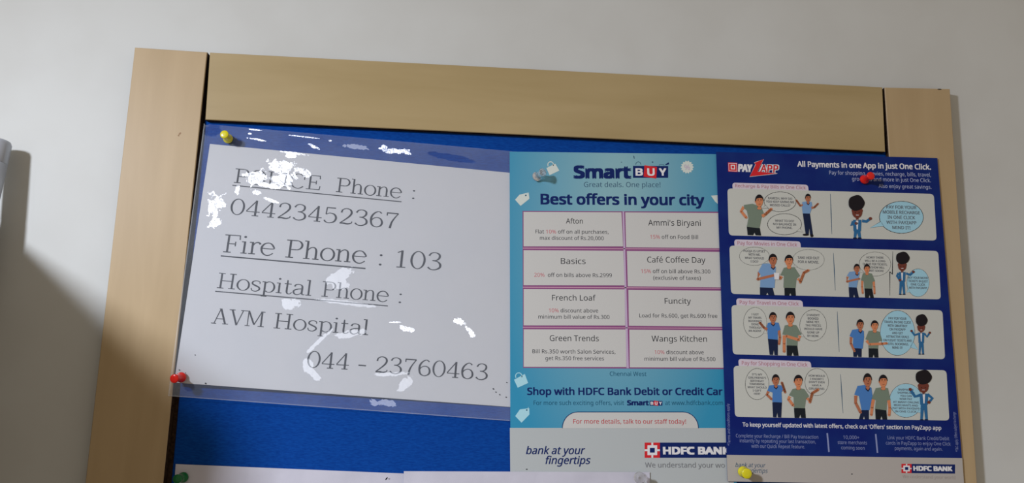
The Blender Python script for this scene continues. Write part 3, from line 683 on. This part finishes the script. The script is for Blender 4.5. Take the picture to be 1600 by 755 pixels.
def bubble(z, panel, cx, cy, rx, ry, fill, lines, tail=None, size=None, lay=2):
    i = I3(lay); S = z.o[2]
    if tail:
        tx, ty = tail; a = math.atan2(ty-cy, tx-cx); 
        p1 = (cx+rx*.96*math.cos(math.atan2((ty-cy)/ry, (tx-cx)/rx)-.16), cy+ry*.96*math.sin(math.atan2((ty-cy)/ry, (tx-cx)/rx)-.16)); p2 = (cx+rx*.96*math.cos(math.atan2((ty-cy)/ry, (tx-cx)/rx)+.16), cy+ry*.96*math.sin(math.atan2((ty-cy)/ry, (tx-cx)/rx)+.16))
        i.line([z(*p1), z(tx, ty), z(*p2)], 6.5/S, ink_dark, 0); 
    i.ring(*z(cx, cy), rx/S, ry/S, 6.5/S, ink_dark, 0)
    i.ell(*z(cx, cy), rx/S*.99, ry/S*.99, fill, 1)
    if tail: i.poly([z(*p1), z(tx, ty), z(*p2)], fill, 1)
    n = len(lines); pitch = size or min(ry*1.5/n, 44)
    for q_, (t, wd) in enumerate(lines):
        y = cy+(q_-(n-1)/2)*pitch+pitch*.32; x0, y0 = z(cx-wd/2, y-wd*.01); x1, y1 = z(cx+wd/2, y+wd*.015)
        i.text(t, x0, y0, x1, y1, pitch*.62/S, btxt, bold=.012, k=2)
    i.build('speech_bubble', panel)
def comic(tl, tr, br, bl, tab, title, divs):
    i = I3(1); (a, b_, c, d) = tab
    i.rrect(a, b_, c, d, 5, tabm, 0, (1, 1, 0, 0)); i.rrect(tl, tr, br, bl, 6.5, pan, 1)
    p = i.build('comic_panel', pos3)
    i = I3(3); i.text(*title, titlem, bold=.008)
    i.build('caption', p)
    i = I3(3)
    for dv in divs: i.line(dv, [.5]+[1.4]*(len(dv)-2)+[.5], slate if len(dv) < 4 else ink_dark)
    if divs: i.build('divider_line', p, kind='stuff' if len(divs) > 1 else None)
    return p
# strip one
p = comic((1136.4, 294.5), (1459, 303.2), (1463.4, 376.1), (1138.8, 368), [(1144, 285.5), (1262.5, 288.8), (1263.5, 300), (1145, 297)],
          ('Recharge & Pay Bills in One Click', 1148.7, 292.8, 1259, 296, 5.2), [[(1297.3, 303), (1298.5, 334), (1299.7, 366)]])
z = Z3(1110, 230, 5.035)
bubble(z, p, 548, 430, 125, 77, bubw, [('RAMESH, WHY DO', 190), ('YOU KEEP GIVING ME', 220), ('MISSED CALLS?', 160)], (405, 482), 27)
bubble(z, p, 583, 607, 133, 82, bubw, [('WHAT TO DO?', 150), ('NO BALANCE IN', 180), ('MY PHONE.', 125)], (730, 668), 27)
fig(z, p, (382, 425, 34, 48), [(262, 456), (330, 446), (398, 470), (418, 520), (400, 560), (385, 638), (285, 628), (298, 560), (285, 500), (262, 480)], [[(262, 470), (240, 505), (280, 555)], [(405, 545), (430, 530), (478, 487)]], ((285, 628), (388, 638), (398, 696), (292, 692)), gsh, tr_=trk)
fig(z, p, (765, 402, 23, 33), [(722, 432), (760, 428), (795, 432), (800, 470), (782, 524), (725, 522), (718, 470)], [[(725, 455), (705, 462), (674, 418)], [(792, 478), (815, 475), (845, 445)]], ((725, 520), (781, 520), (806, 692), (748, 690)), bsh2, sk=skin2,
    extra=lambda i: (i.ell(*z(748, 690), 5, 1.6, hairm, 2, n=10), i.ell(*z(796, 697), 2.6, 2.4, hairm, 2, n=10)))
z = Z3(1290, 230, 5.03)
bubble(z, p, 595, 552, 172, 125, bub, [('PAY FOR YOUR', 235), ('MOBILE RECHARGE', 290), ('IN ONE CLICK', 215), ('WITH PAYZAPP', 235), ('MIND IT!', 140)], (348, 635), 40)
fro(z, p, (228, 440, 86, 62), (246, 512, 50, 47), (247, 572), 655, 716, [[(215, 585), (198, 610), (240, 600)], [(285, 580), (320, 585), (350, 562)]])
# strip two
p = comic((1139.5, 383.9), (1465.8, 392.3), (1470, 468), (1142.2, 459.4), [(1147, 374.2), (1250.5, 377.3), (1251.5, 390), (1148, 387)],
          ('Pay for Movies in One Click', 1152.3, 382.4, 1245.4, 385.3, 5.6), [[(1302, 395.5), (1303.5, 424), (1305, 454)], [(1394.8, 393), (1394.2, 429), (1390.2, 424.5), (1390.2, 462)]])
z = Z3(1130, 370, 7.19)
bubble(z, p, 350, 220, 168, 102, bubw, [('POOJA IS UPSET', 245), ('WITH ME.', 135), ('WHAT SHOULD', 215), ('I DO?', 85)], (505, 300), 39)
bubble(z, p, 957, 260, 178, 115, bubw, [('TAKE HER OUT', 245), ('FOR A MOVIE.', 235)], (790, 342), 46)
fig(z, p, (555, 262, 48, 66), [(440, 305), (510, 300), (590, 345), (575, 575), (412, 570), (420, 430), (392, 395)], [[(405, 400), (385, 478), (580, 432)]], ((410, 570), (553, 572), (575, 660), (412, 655)), bsh2, sk=skin2,
    extra=lambda i: i.poly([z(566, 405), z(628, 410), z(622, 484), z(572, 480)], wht, 7))
fig(z, p, (735, 272, 49, 64), [(680, 350), (735, 338), (800, 345), (862, 440), (822, 470), (810, 577), (675, 572), (680, 440), (640, 432)], [[(655, 445), (640, 470), (605, 435)], [(838, 470), (862, 512), (905, 405), (955, 378)]], ((685, 575), (808, 575), (815, 662), (688, 660)), gsh, tr_=trk)
z = Z3(1300, 370, 7.19)
bubble(z, p, 482, 308, 178, 135, bubw, [('HOW?? THERE', 190), ('WILL BE A LONG', 230), ('QUEUE FOR TICKETS,', 275), ('AND SHOW WILL', 215), ('START SOON!', 190)], (310, 402), 37)
bubble(z, p, 965, 518, 125, 157, bub, [('BUY YOUR MOVIE', 225), ('TICKETS IN JUST', 220), ('ONE CLICK', 160), ('WITH PAYZAPP!', 205)], (835, 628), 38)
fig(z, p, (275, 358, 35, 50), [(195, 395), (250, 390), (312, 402), (300, 450), (275, 572), (185, 568), (190, 450), (165, 440)], [[(172, 450), (165, 505), (305, 472)]], ((185, 570), (275, 570), (300, 686), (192, 682)), bsh2, sk=skin2)
fig(z, p, (388, 360, 35, 50), [(345, 412), (390, 405), (445, 415), (480, 500), (452, 510), (450, 585), (360, 582), (355, 500), (322, 490)], [[(338, 495), (335, 560), (342, 635)], [(465, 500), (470, 560), (474, 640)]], ((362, 582), (448, 582), (468, 690), (370, 688)), gsh, tr_=trk)
fro(z, p, (800, 240, 108, 70), (785, 330, 58, 55), (785, 398), 500, 648, [[(745, 410), (728, 440), (760, 488)], [(830, 412), (875, 430), (912, 395)]])
# strip three
p = comic((1142.8, 476.7), (1472.5, 485), (1476.6, 561.5), (1144.9, 553.9), [(1150.2, 466.3), (1253.8, 469.5), (1255, 482), (1151, 479)],
          ('Pay for Travel in One Click', 1155.7, 475, 1248, 477.6, 5.6), [[(1308, 487), (1309.5, 518), (1311, 550)]])
z = Z3(1130, 460, 7.19)
bubble(z, p, 358, 318, 130, 170, bubw, [('I GOT', 80), ('MY TRAVEL', 150), ('BOOKINGS', 150), ('DONE', 80), ('THROUGH', 135), ('AN AGENT.', 150)], (497, 445), 37)
bubble(z, p, 1010, 350, 150, 175, bubw, [("I HAVEN'T", 145), ('BOOKED', 120), ('MINE YET.', 145), ('THE PRICES', 175), ('WOULD HAVE', 205), ('GONE UP', 135), ('BY NOW.', 130)], (868, 478), 39)
fig(z, p, (555, 262, 43, 58), [(500, 322), (555, 315), (620, 320), (642, 400), (612, 410), (610, 512), (500, 500), (495, 405), (480, 390)], [[(492, 395), (455, 375), (408, 318)], [(622, 405), (635, 480), (625, 560)]], ((500, 500), (612, 510), (612, 685), (520, 680)), bsh, sk=skin2)
fig(z, p, (750, 268, 51, 68), [(690, 350), (750, 340), (820, 348), (878, 450), (835, 460), (832, 578), (710, 575), (710, 460), (662, 450)], [[(685, 462), (682, 550), (682, 645)], [(858, 465), (845, 512), (705, 470)]], ((710, 575), (830, 575), (845, 690), (712, 688)), gsh, tr_=trk)
z = Z3(1300, 460, 7.19)
fig(z, p, (312, 342, 41, 58), [(225, 400), (300, 388), (355, 412), (358, 480), (342, 612), (232, 602), (235, 490), (195, 468)], [[(212, 480), (208, 550), (250, 640)]], ((235, 605), (332, 612), (330, 706), (238, 702)), bsh, sk=skin2)
bubble(z, p, 735, 435, 195, 253, bub, [('PAY FOR YOUR', 200), ('TRAVEL IN ONE CLICK', 300), ('WITH SMARTBUY', 220), ('ON PAYZAPP', 180), ('AND GET', 120), ('ATTRACTIVE DEALS', 255), ('ON FLIGHT TICKETS AND', 320), ('HOTEL BOOKINGS.', 250), ('MIND IT!', 115)], (968, 625), 41)
fig(z, p, (475, 352, 43, 56), [(410, 412), (470, 405), (530, 420), (562, 520), (520, 530), (515, 612), (405, 600), (412, 520), (372, 505)], [[(385, 520), (420, 562), (560, 556), (612, 550)]], ((408, 605), (515, 612), (520, 710), (410, 708)), gsh, tr_=trk)
fro(z, p, (1010, 292, 90, 68), (998, 378, 52, 46), (1000, 430), 540, 672, [[(965, 445), (925, 460), (890, 412)], [(1035, 440), (1065, 478), (1095, 432)]])
# strip four
p = comic((1146, 571.8), (1478.7, 578.8), (1483.3, 657.4), (1148.2, 651.5), [(1153.4, 561), (1266.8, 565), (1268, 578), (1154.5, 575)],
          ('Pay for Shopping in One Click', 1159, 570, 1261.6, 573, 5.8), [[(1313.2, 585), (1315, 615), (1317, 646)]])
z = Z3(1120, 560, 7.19)
bubble(z, p, 452, 290, 132, 175, bubw, [("IT'S MY", 115), ("GIRLFRIEND'S", 200), ('BIRTHDAY', 150), ('TOMORROW.', 175), ('WHAT SHOULD', 215), ('I GIFT', 95), ('HER?', 70)], None, 36)
bubble(z, p, 1122, 268, 132, 152, bubw, [('HOW WOULD', 180), ('I KNOW? I', 150), ("DON'T EVEN", 175), ('HAVE A', 105), ('GIRLFRIEND.', 180)], (1015, 375), 36)
fig(z, p, (658, 245, 43, 62), [(590, 305), (655, 300), (730, 305), (752, 350), (725, 380), (730, 497), (622, 492), (625, 385), (565, 365)], [[(578, 372), (560, 408), (612, 460)], [(742, 352), (765, 382), (728, 272)]], ((622, 495), (730, 495), (722, 665), (630, 662)), bsh, sk=skin2)
fig(z, p, (912, 258, 51, 68), [(850, 345), (912, 335), (980, 345), (1035, 425), (1000, 455), (985, 562), (865, 557), (860, 435), (808, 415)], [[(820, 430), (802, 458), (855, 530)], [(1015, 448), (1042, 492), (1070, 392), (1135, 352)]], ((865, 560), (990, 560), (998, 670), (872, 668)), gsh, tr_=trk)
z = Z3(1300, 560, 7.19)
bubble(z, p, 830, 475, 185, 190, bub, [('BHAIYYA, FOR', 170), ('SHOPPING ALSO', 190), ('YOU CAN', 130), ('NOW PAY', 140), ('AT MANY ONLINE', 290), ('MERCHANTS AND', 270), ('PAY WITH PAYZAPP', 300), ('IN ONE CLICK.', 250)], (1020, 620), 35)
fig(z, p, (395, 248, 50, 75), [(285, 310), (370, 300), (440, 330), (452, 425), (418, 582), (330, 582), (300, 425), (248, 408)], [[(265, 420), (262, 500), (318, 610)]], ((330, 580), (412, 580), (412, 686), (300, 684)), bsh, sk=skin2)
fig(z, p, (570, 258, 50, 70), [(490, 335), (560, 325), (625, 335), (655, 468), (615, 475), (610, 585), (480, 568), (490, 470), (440, 455)], [[(462, 460), (448, 550), (438, 635)], [(635, 470), (645, 550), (638, 640)]], ((482, 570), (608, 585), (618, 688), (488, 685)), gsh, tr_=trk)
fro(z, p, (1030, 212, 125, 82), (1022, 325, 72, 62), (1030, 398), 515, 690, [[(985, 415), (930, 430), (875, 350)], [(1070, 405), (1125, 450), (1085, 495)]])
# head of the poster
i = I3(); W_, H_ = 14.6, 14.5
i.poly([(1137.4, 253.8), (1152, 254.4), (1152.3, 269), (1137.8, 268.2)], redp)
i.line([(1138.6, 255.2), (1151, 255.6), (1151.2, 267.6), (1139, 267)], .9, wht, 1, closed=True); i.line([(1142.4, 258.3), (1147.6, 258.6), (1147.8, 264.2), (1142.6, 263.9)], 2.0, wht, 2, closed=True)
i.text('PAY', 1153.3, 268.0, 1175.8, 268.6, 11.4, wht, bold=.05, shear=.12, k=1)
Zp = [(1178.2, 254.6), (1192.8, 249.2), (1183.6, 268.2), (1214.5, 271.2), (1171.2, 276), (1180.8, 257.2)]
cx_, cy_ = 1183, 263
i.line(Zp, 1.3, wht, 2, closed=True); i.poly([Zp[0], Zp[1], Zp[5]], redp, 3); i.poly([Zp[5], Zp[1], Zp[2], Zp[4]], redp, 3); i.poly([Zp[2], Zp[3], Zp[4]], redp, 3)
i.text('APP', 1186.3, 268.9, 1217.2, 269.9, 12, wht, bold=.085, shear=.12, k=1); i.text('APP', 1187.6, 268.5, 1216, 269.4, 11, redp, bold=.015, shear=.12, k=4)
i.build('logo', pos3)
pw = mat('ink_pale_lilac', (176, 184, 212)); 
i = I3(); i.text('All Payments in one App in just One Click.', 1246, 260.4, 1454.6, 265, 8.2, wht, bold=.025)
i.text('Pay for shopping, movies, recharge, bills, travel,', 1295.7, 272.6, 1454.6, 276.2, 5.8, pw, bold=.004)
i.text('groceries and more in just One Click.', 1331.4, 282.3, 1454.6, 285, 5.8, pw, bold=.004)
i.text('Also enjoy great savings.', 1373, 293.5, 1455.4, 295.3, 5.6, pw, bold=.004); i.build('heading', pos3)
i = I3(); i.text("To keep yourself updated with latest offers, check out 'Offers' section on PayZapp app", 1160.3, 666.6, 1470.7, 672, 6.3, wht, bold=.015)
pl = mat('ink_dim_lilac', (136, 146, 186))
for t, x0, y0, x1, y1 in (('Complete your Recharge / Bill Pay transaction', 1149.9, 683.6, 1278.6, 685.8), ('instantly by repeating your last transaction,', 1155.9, 691.3, 1274.7, 693.2), ('with our Quick Repeat feature.', 1174, 699.8, 1257.7, 701),
                          ('10,000+', 1317.7, 686, 1342.7, 686.5), ('store merchants', 1309, 694, 1354.7, 694.8), ('coming soon', 1314.5, 702.3, 1351, 703),
                          ('Link your HDFC Bank Credit/Debit', 1387, 686.6, 1483.3, 688.3), ('cards in PayZapp to enjoy One Click', 1384.3, 694.8, 1485.5, 696.5), ('payments, again and again.', 1398.2, 703.2, 1472.5, 704.6)):
    i.text(t, x0, y0, x1, y1, 5.3, pl, bold=.002)
i.line([(1292.5, 677), (1295.2, 706.5)], 2.4, pl); i.line([(1368.2, 678.5), (1371, 707.8)], 2.4, pl)
i.text('*Terms and conditions apply', 1141.3, 696.5, 1139.4, 631, 4.4, pl); i.text('*T&C apply. Offers subject to change', 1497.5, 706, 1492.5, 644, 4.4, pl)
i.build('lettering', pos3)
i = I3(); i.poly([(1135.4, 711), (1190, 712), (1250, 713), (1300, 714), (1350, 714.8), (1400, 715.3), (1450, 715.8), (1503, 716.2), (1506.4, 759), (1450, 758), (1350, 756.4), (1250, 754.8), (1136.9, 752.2)], mat('footer_warm_grey', (176, 171, 165), rough=.45))
gb = []
i = I3()
fm_ = mat('footer_warm_grey', (176, 171, 165), rough=.45)
for q_ in range(12):
    a, b_ = q_/12, (q_+1)/12; f1 = lambda t: (1135.4+368*t, 711+5.2*t); f2 = lambda t: (1136.9+369.5*t, 752.4+6.8*t)
    i.poly([f1(a), f1(b_), f2(b_), f2(a)], fm_)
ft3 = i.build('footer', pos3)
i = I3(3); i.text('bank at your', 1149, 729.8, 1196.2, 730.6, 6.6, slate, shear=.25, bold=.004); i.text('fingertips', 1164, 738.6, 1199.6, 739.3, 6.6, slate, shear=.25, bold=.004)
i.build('lettering', ft3); i = I3(3)
i.text('We understand your world', 1410.3, 747, 1492.7, 748.8, 4.8, mat('ink_taupe', (168, 158, 152))); i.build('lettering', ft3); i = I3(3); i.ell(1331, 741, 1.3, .8, speck_m, n=8); i.build('pin_hole', ft3)
i = I3(3); bank_logo(i, 1408.3, 725, 1492, 739.3, 1424.2, 1427.2, 1487.8, 7, 735.2, sl=.012); i.build('bank_logo', ft3)

# ------------------------------------------------------------------ the two plain sheets along the bottom
s1 = sheet('paper_sheet', [(274.6, 725.4), (640, 740.6), (640, 900), (262, 890)], lambda x, z: HB+.0012, .0002, paper2_m, nx=10, ny=4,
           label='white paper sheet pinned at lower left with a black speck near its corner', cat='paper')
i = Ink(lambda x, z: HB+.0012, 0); i.poly([(601.8, 750), (603.4, 746.8), (606, 745.8), (605, 748.8), (602.6, 750.4)], speck_m); i.ell(608, 748.4, 1.6, 1.4, mat('speck_grey', (150, 146, 156)), n=10); i.build('pin_hole', s1)
s2 = sheet('paper_sheet', [(631, 736.6), (1015.3, 738), (1018, 900), (630, 890)], lambda x, z: HB+.0034, .0002, paper2_m, nx=10, ny=4,
           label='white paper sheet at bottom centre overlapping the teal poster', cat='paper')

# ------------------------------------------------------------------ push pins
pin_steel = mat('pin_steel', (170, 170, 175), rough=.3, metal=1.0)
def pin(base_px, head_px, hb, length, m, label, r1=.0036, r2=.0042):
    """plastic push pin: wide collar on the paper, waist, flat head"""
    B = P(*base_px, hb); Hd = P(*head_px, hb+length); axis = (Hd-B); Ln = axis.length; axis.normalize()
    o = empty('push_pin', B, label, 'push pin')
    prof = [(r2*.75, .0002), (r2, .0006), (r2, .0018), (r2*.86, .0026), (r1*.82, .0040), (r1*.76, Ln*.5), (r1*.8, Ln*.72), (r1*.95, Ln*.86), (r1, Ln*.90), (r1, Ln*.97), (r1*.85, Ln), (r1*.3, Ln*1.008)]
    lathe('head', prof, B, axis, m, o)
    lathe('needle', [(.0005, -.0075), (.0006, -.003), (.0006, .0003)], B, axis, pin_steel, o, seg=8)
    return o
yel = mat('plastic_yellow', (214, 204, 20), rough=.3, spec=.5, coat=.4); redpl = mat('plastic_red', (222, 36, 26), rough=.3, coat=.4); grn = mat('plastic_green', (16, 104, 52), rough=.3, coat=.4)
clr = bpy.data.materials.new('plastic_clear'); clr.use_nodes = True; b = clr.node_tree.nodes['Principled BSDF']
b.inputs['Base Color'].default_value = (.92, .92, .94, 1); b.inputs['Transmission Weight'].default_value = .85; b.inputs['Roughness'].default_value = .12; b.inputs['IOR'].default_value = 1.45
hn = lambda px, py: (lambda p: h_film(p.x, p.z))(P(px, py, .0075))+.0004
pin((357, 217.5), (350.3, 209.8), hn(357, 217), .0125, yel, 'yellow push pin at the top left corner of the laminated notice')
pin((284, 589.5), (271.8, 592), hn(284, 590), .013, redpl, 'red push pin at the lower left corner of the laminated notice')
pin((287, 746), (276.5, 748.8), HB+.0016, .013, grn, 'green push pin in the plain sheet at lower left')
pin((1349.5, 281.2), (1361.2, 274.5), h_blue(P(1350, 281, .015).x, 0)+.0005, .012, redpl, 'red push pin through the heading of the dark blue poster')
pin((1160.5, 737), (1167.5, 740.6), h_blue(P(1160, 737, .015).x, 0)+.0005, .012, yel, 'yellow push pin over the slogan at the bottom of the dark blue poster', r1=.0042, r2=.0045)
pin((837.5, 276.5), (848.5, 269), HB+.0032, .0115, clr, 'clear push pin tilted beside the shopping bag picture on the teal poster')
pin((998.5, 746.5), (1004, 748.5), HB+.0042, .010, clr, 'clear push pin in the white sheet at bottom centre', r1=.0042, r2=.0048)
